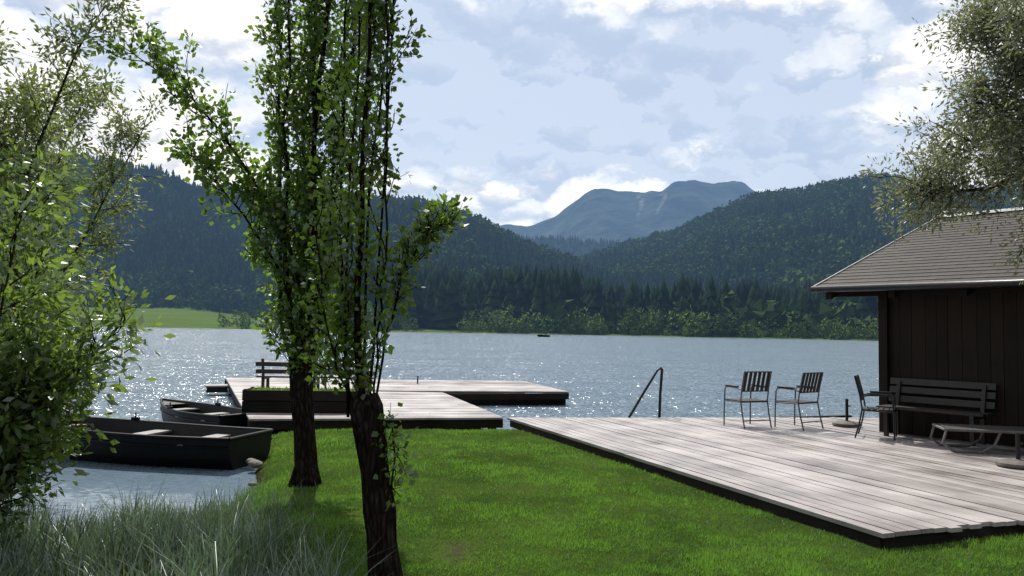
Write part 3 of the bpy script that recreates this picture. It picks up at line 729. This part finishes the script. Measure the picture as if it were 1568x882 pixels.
# ------------------------------------------------------------------ trees
class Plant:
    def __init__(s): s.mb=MB(); s.P=[];s.D=[];s.L=[]
    def path(s,p0,d,L,segs=6,wig=.12,up=0.0,grav=0.0):
        p=Vector(p0); d=Vector(d).normalized(); pts=[p.copy()]
        for i in range(segs):
            d=(d+Vector((random.gauss(0,wig),random.gauss(0,wig),random.gauss(0,wig)*.6+up-grav*(i/segs)))).normalized()
            p=p+d*L/segs; pts.append(p.copy())
        return pts
    def at(s,pts,q):
        f=q*(len(pts)-1); i=min(int(f),len(pts)-2); return pts[i].lerp(pts[i+1],f-i),(pts[i+1]-pts[i]).normalized()
    def wood(s,pts,r0,r1,n=5,rough=0): 
        k=len(pts); s.mb.tube(pts,[r0+(r1-r0)*(i/(k-1)) for i in range(k)],n,cap=True,rough=rough)
    def leafy(s,pts,n,spread,size,q0=.1,fwd=.5):
        for _ in range(n):
            p,d=s.at(pts,random.uniform(q0,1)); o=Vector((random.gauss(0,1),random.gauss(0,1),random.gauss(0,1)))
            s.P.append(tuple(p+o*spread*.5)); s.D.append(tuple(d*fwd+o.normalized()+Vector((0,0,-.25)))); s.L.append(size*random.uniform(.6,1.2))
    def finish(s,name,bark,leaf,aspect=.8,shape='rhomb',clumpsc=1.6):
        par=link(bpy.data.objects.new(name,None))
        s.mb.obj('trunk_and_branches',[bark],parent=par,smooth=True)
        P=np.array(s.P);D=np.array(s.D);L=np.array(s.L)
        V,F=leafgeo(P,D,L,L*aspect,shape)
        r=np.clip(.5+.8*np.array([mnoise.noise(Vector(p)*clumpsc) for p in s.P])+rng.normal(0,.2,len(P)),0,1)
        o=npmesh('foliage',V,F,[leaf],rnd=np.repeat(r,4)); o.parent=par
def sub(pl,main,n,q0,q1,ang0,ang1,l0,l1,r,twn,twl,lvs,lsz,up=.12,tap=True,bias=None,lspread=.04,grav=0):
    for k in range(n):
        q=q0+(q1-q0)*((k+random.random())/n); p,d=pl.at(main,q)
        az=random.uniform(0,6.28); a=R(random.uniform(ang0,ang1))
        ax=d.orthogonal().normalized(); ax.rotate(Matrix.Rotation(az,3,d)); dd=d*math.cos(a)+ax*math.sin(a)
        if bias is not None: dd=(dd+Vector(bias)).normalized()
        L=random.uniform(l0,l1)*((1-.45*q) if tap else 1)
        pts=pl.path(p,dd,L,5,.12,up,grav); pl.wood(pts,r,.003,4)
        for j in range(twn):
            q2=random.uniform(.15,1); p2,d2=pl.at(pts,q2)
            o=Vector((random.gauss(0,1),random.gauss(0,1),random.gauss(0,.8)+.3)).normalized()
            tw=pl.path(p2,d2*.7+o,twl*random.uniform(.5,1.2),2,.1,.05,grav)
            if random.random()<.5: pl.wood(tw,.003,.0015,3)
            pl.leafy(tw,lvs,lspread,lsz)
# Poplar A
random.seed(21)
T=Plant(); bx,by=-2.19,8.75
trunk=[(bx,by,-.35),(bx+.005,by,0),(bx-.03,by,.4),(bx-.07,by,.8),(bx-.09,by,1.15),(bx-.08,by,1.4),(bx-.06,by,1.6)]
T.mb.tube(trunk,[.16,.125,.115,.118,.125,.10,.045],14,rough=.14)
for k in range(6):
    a=k*1.05+.3; T.mb.tube([(bx+math.cos(a)*.19,by+math.sin(a)*.19,-.24),(bx+math.cos(a)*.11,by+math.sin(a)*.11,-.08),(bx+math.cos(a)*.06,by+math.sin(a)*.06,.18)],[.02,.05,.03],7,rough=.1)
tips=[(-.42,.1),(-.26,-.2),(-.05,.1),(.10,-.12),(.26,.12),(.42,-.05),(-.12,.3)]
for ti,(tx,ty) in enumerate(tips):
    p0=Vector((bx-.09+tx*.12,by+ty*.12,1.0)); tz=random.uniform(8.0,9.6)
    pts=[p0]
    for i in range(1,15):
        q=i/14; pts.append(Vector((bx-.09+tx*(.15+1.25*q**.5)+random.gauss(0,.03)+.14*q,by+ty*(.15+1.3*q**.5)+random.gauss(0,.03),1.0+(tz-1.0)*q)))
    T.wood(pts,.042 if ti==3 else .022,.006,7,.1)
    sub(T,pts,66,.0,1,15,45,.28,.60,.006,7,.16,7,.066,.12,tap=False,lspread=.06)
l1=[Vector(p) for p in((-2.3,8.7,2.0),(-2.45,8.55,2.6),(-2.75,8.4,3.1),(-3.1,8.3,3.6),(-3.45,8.25,4.0),(-4.05,8.2,4.4))]
T.wood(l1,.025,.005,7); sub(T,l1,38,.10,1,30,75,.25,.62,.006,5,.16,8,.072,.14,bias=(-.1,0,.35),tap=False,lspread=.06)
l2=[Vector(p) for p in((-2.35,8.7,1.7),(-2.5,8.5,2.2),(-2.8,8.3,2.7),(-3.05,8.2,3.0),(-3.3,8.1,3.3))]
T.wood(l2,.018,.005,7); sub(T,l2,28,.12,1,30,70,.2,.5,.006,5,.16,8,.072,.14,tap=False,lspread=.06)
l3=[Vector(p) for p in((-2.25,8.7,1.5),(-2.05,8.6,2.0),(-1.85,8.5,2.5),(-1.7,8.5,3.1),(-1.6,8.5,3.9),(-1.62,8.5,5))]
T.wood(l3,.018,.005,7); sub(T,l3,28,.12,1,25,60,.2,.45,.005,5,.15,7,.066,.12,tap=False,lspread=.06)
T.finish('poplar_tree',M_bark,M_pop,.82,clumpsc=2.2)
# Poplar B (front)
T=Plant(); bx,by=-.80,5.35
trunk=[(bx+.02,by,-.35),(bx,by,-.1),(bx-.03,by,.15),(bx-.05,by,.35),(bx-.08,by,.6),(bx-.12,by,.85),(bx-.15,by,1.02),(bx-.17,by,1.10)]
T.mb.tube(trunk,[.16,.11,.095,.102,.092,.10,.112,.085],16,rough=.22)
def stem(tops,r0,nsub=30,q0=.05,ls=(.18,.42),lv=6):
    pts=[Vector(p) for p in tops]; pp=[pts[0]]
    for i in range(len(pts)-1):
        for k in range(1,4): pp.append(pts[i].lerp(pts[i+1],k/3)+Vector((random.gauss(0,.008),random.gauss(0,.008),0)))
    T.wood(pp,r0,.006,8,.1)
    sub(T,pp,nsub,q0,1,15,42,ls[0],ls[1],.004,5,.12,lv,.052,.10,tap=False,lspread=.05)
stem([(bx-.19,by,.9),(bx-.22,by,1.5),(bx-.215,by,2.3),(bx-.21,by,3.1),(bx-.19,by,4.0),(bx-.2,by,5.3)],.028,42,ls=(.15,.34))
stem([(bx-.24,by+.05,.95),(bx-.34,by+.1,1.5),(bx-.40,by+.2,2.2),(bx-.40,by+.2,3.2),(bx-.38,by+.2,4.6)],.013,24)
stem([(bx-.10,by,1.0),(bx-.08,by-.02,1.5),(bx-.05,by,2.0),(bx-.06,by,2.7),(bx-.10,by,3.9)],.008,13)
stem([(bx-.28,by+.05,.95),(bx-.31,by,1.6),(bx-.30,by,2.6),(bx-.28,by+.1,3.6),(bx-.3,by+.1,4.8)],.010,24)
stem([(bx-.1,by,1.0),(bx-.04,by+.05,1.5),(bx+.06,by+.05,1.9),(bx+.18,by,2.12),(bx+.34,by,2.26)],.009,24,q0=.30,ls=(.12,.26))
stem([(bx-.09,by-.05,.95),(bx+.03,by-.08,.9),(bx+.05,by-.08,.72),(bx+.04,by-.08,.5)],.006,8,q0=.2,ls=(.06,.10),lv=3)
stem([(bx-.20,by-.04,1.0),(bx-.34,by-.06,1.25),(bx-.42,by-.05,1.6),(bx-.50,by,2.1)],.008,14)
stem([(bx-.14,by+.05,1.05),(bx-.12,by+.1,1.6),(bx-.10,by+.12,2.5),(bx-.06,by+.15,3.6),(bx-.05,by+.1,4.7)],.010,22,q0=.45)
stem([(bx-.18,by+.05,1.05),(bx-.2,by+.1,2.5),(bx-.12,by+.12,3.3),(bx-.02,by+.15,4.2),(bx-.05,by+.1,4.9)],.010,26,q0=.5)
T.finish('poplar_tree',M_bark,M_pop,.82,clumpsc=3)
def bushy(name,base,nst,H0,H1,spread,nsub,lsz,asp,leafm,bark,r0=.05,subl=(.4,.9),twn=6,lvs=6,dirbias=(0,0),twl=.25,grav=.05,q0=.15,cz=1.6):
    T=Plant()
    for k in range(nst):
        a=2*math.pi*k/nst+random.uniform(-.3,.3); s=spread*random.uniform(.3,1)
        d=Vector((math.cos(a)*s+dirbias[0],math.sin(a)*s+dirbias[1],1))
        h=random.uniform(H0,H1); p0=Vector(base)+Vector((math.cos(a)*.15,math.sin(a)*.15,0))
        pts=T.path(p0,d,h*d.length,10,.07,.03); T.wood(pts,r0*random.uniform(.6,1),.006,7,.1)
        sub(T,pts,nsub,q0,1,25,70,subl[0],subl[1],.006,twn,twl,lvs,lsz,.05,tap=True,grav=grav,lspread=.10)
    T.finish(name,bark,leafm,asp,'long' if asp<.5 else 'rhomb',cz)
random.seed(5)
bushy('willow_tree',(-6.15,9.0,-.3),11,3.8,5.8,.30,50,.085,.34,M_will,M_bark2,.04,(.45,.95),8,12,dirbias=(.0,-.02))
bushy('willow_tree',(-5.3,7.2,-.3),9,1.9,3.5,.30,42,.08,.42,M_bush,M_bark2,.03,(.4,.8),7,9,dirbias=(.02,0))
random.seed(9)
bushy('leafy_shrub',(-3.75,5.1,-.25),14,1.4,2.45,.30,20,.082,.42,M_bush,M_bark2,.014,(.28,.55),6,9,dirbias=(.28,0),q0=.38,cz=3)
bushy('leafy_shrub',(-4.95,6.5,-.3),10,.8,1.9,.42,24,.075,.45,M_dark,M_bark2,.015,(.3,.6),6,8,q0=.05)
bushy('leafy_shrub',(-3.75,5.3,-.3),8,.6,1.3,.30,18,.065,.5,M_dark,M_bark2,.010,(.2,.4),5,7,q0=.05)
bushy('leafy_shrub',(-7.1,9.0,-.3),9,1.0,2.2,.45,26,.08,.5,M_dark,M_bark2,.02,(.3,.7),6,7,q0=.05)
# Right willow
random.seed(33)
T=Plant()
tr=[Vector(p) for p in((9.6,8.9,-.3),(9.5,8.9,.8),(9.3,8.9,2.0),(9.0,8.9,3.0),(8.8,8.9,4.2),(8.6,8.9,5.5),(8.5,8.9,7.0))]
T.wood(tr,.22,.06,12,.1)
limbs=[((9.1,8.9,2.6),(7.5,9.0,3.2),(6.2,9.0,3.4),(5.1,9.0,3.25),(4.55,9.0,3.2)),
((9.0,8.9,3.0),(7.6,8.8,3.8),(6.5,8.7,4.1),(5.6,8.7,4.1),(5.1,8.7,4.1)),
((8.9,8.9,3.6),(7.6,9.1,4.6),(6.6,9.2,5.0),(5.7,9.2,5.1),(5.2,9.2,5.1)),
((8.8,8.9,4.2),(7.4,8.7,5.4),(6.3,8.6,5.9),(5.3,8.6,6.0)),
((9.2,8.9,2.3),(8.0,8.6,2.8),(7.0,8.3,2.85),(6.0,8.2,2.75),(5.55,8.2,2.75)),
((9.0,8.9,3.2),(7.8,8.5,3.5),(6.9,8.3,3.6),(6.0,8.3,3.5),(5.3,8.3,3.45)),
((8.8,8.9,4.0),(7.4,8.9,4.5),(6.4,9.0,4.6),(5.5,9.0,4.55)),
((8.7,8.9,4.6),(7.2,8.4,4.9),(6.2,8.3,4.9),(5.3,8.3,4.8)),
((9.0,8.9,3.4),(7.6,9.4,3.8),(6.6,9.5,3.9),(5.9,9.5,3.85),(5.2,9.5,3.8))]
for lm in limbs:
    p=[Vector(q) for q in lm]; pp=[p[0]]
    for i in range(len(p)-1):
        for k in range(1,4): pp.append(p[i].lerp(p[i+1],k/3)+Vector((random.gauss(0,.04),random.gauss(0,.05),random.gauss(0,.05))))
    T.wood(pp,.045,.006,7,.15)
    sub(T,pp,52,.45,1,30,80,.3,.62,.006,8,.22,13,.070,.03,tap=False,grav=.12,lspread=.10)
for s in(((5.2,9.0,3.75),(4.9,9.0,3.9),(4.7,9.0,4.0)),((4.9,9,3.15),(4.6,9,3.35),(4.45,9,3.6)),((5.1,9,3.3),(4.7,9,3.12),(4.5,9,3.16))):
    T.wood([Vector(q) for q in s],.012,.003,5)
T.finish('willow_tree',M_bark2,M_will2,.34,'long',2.5)
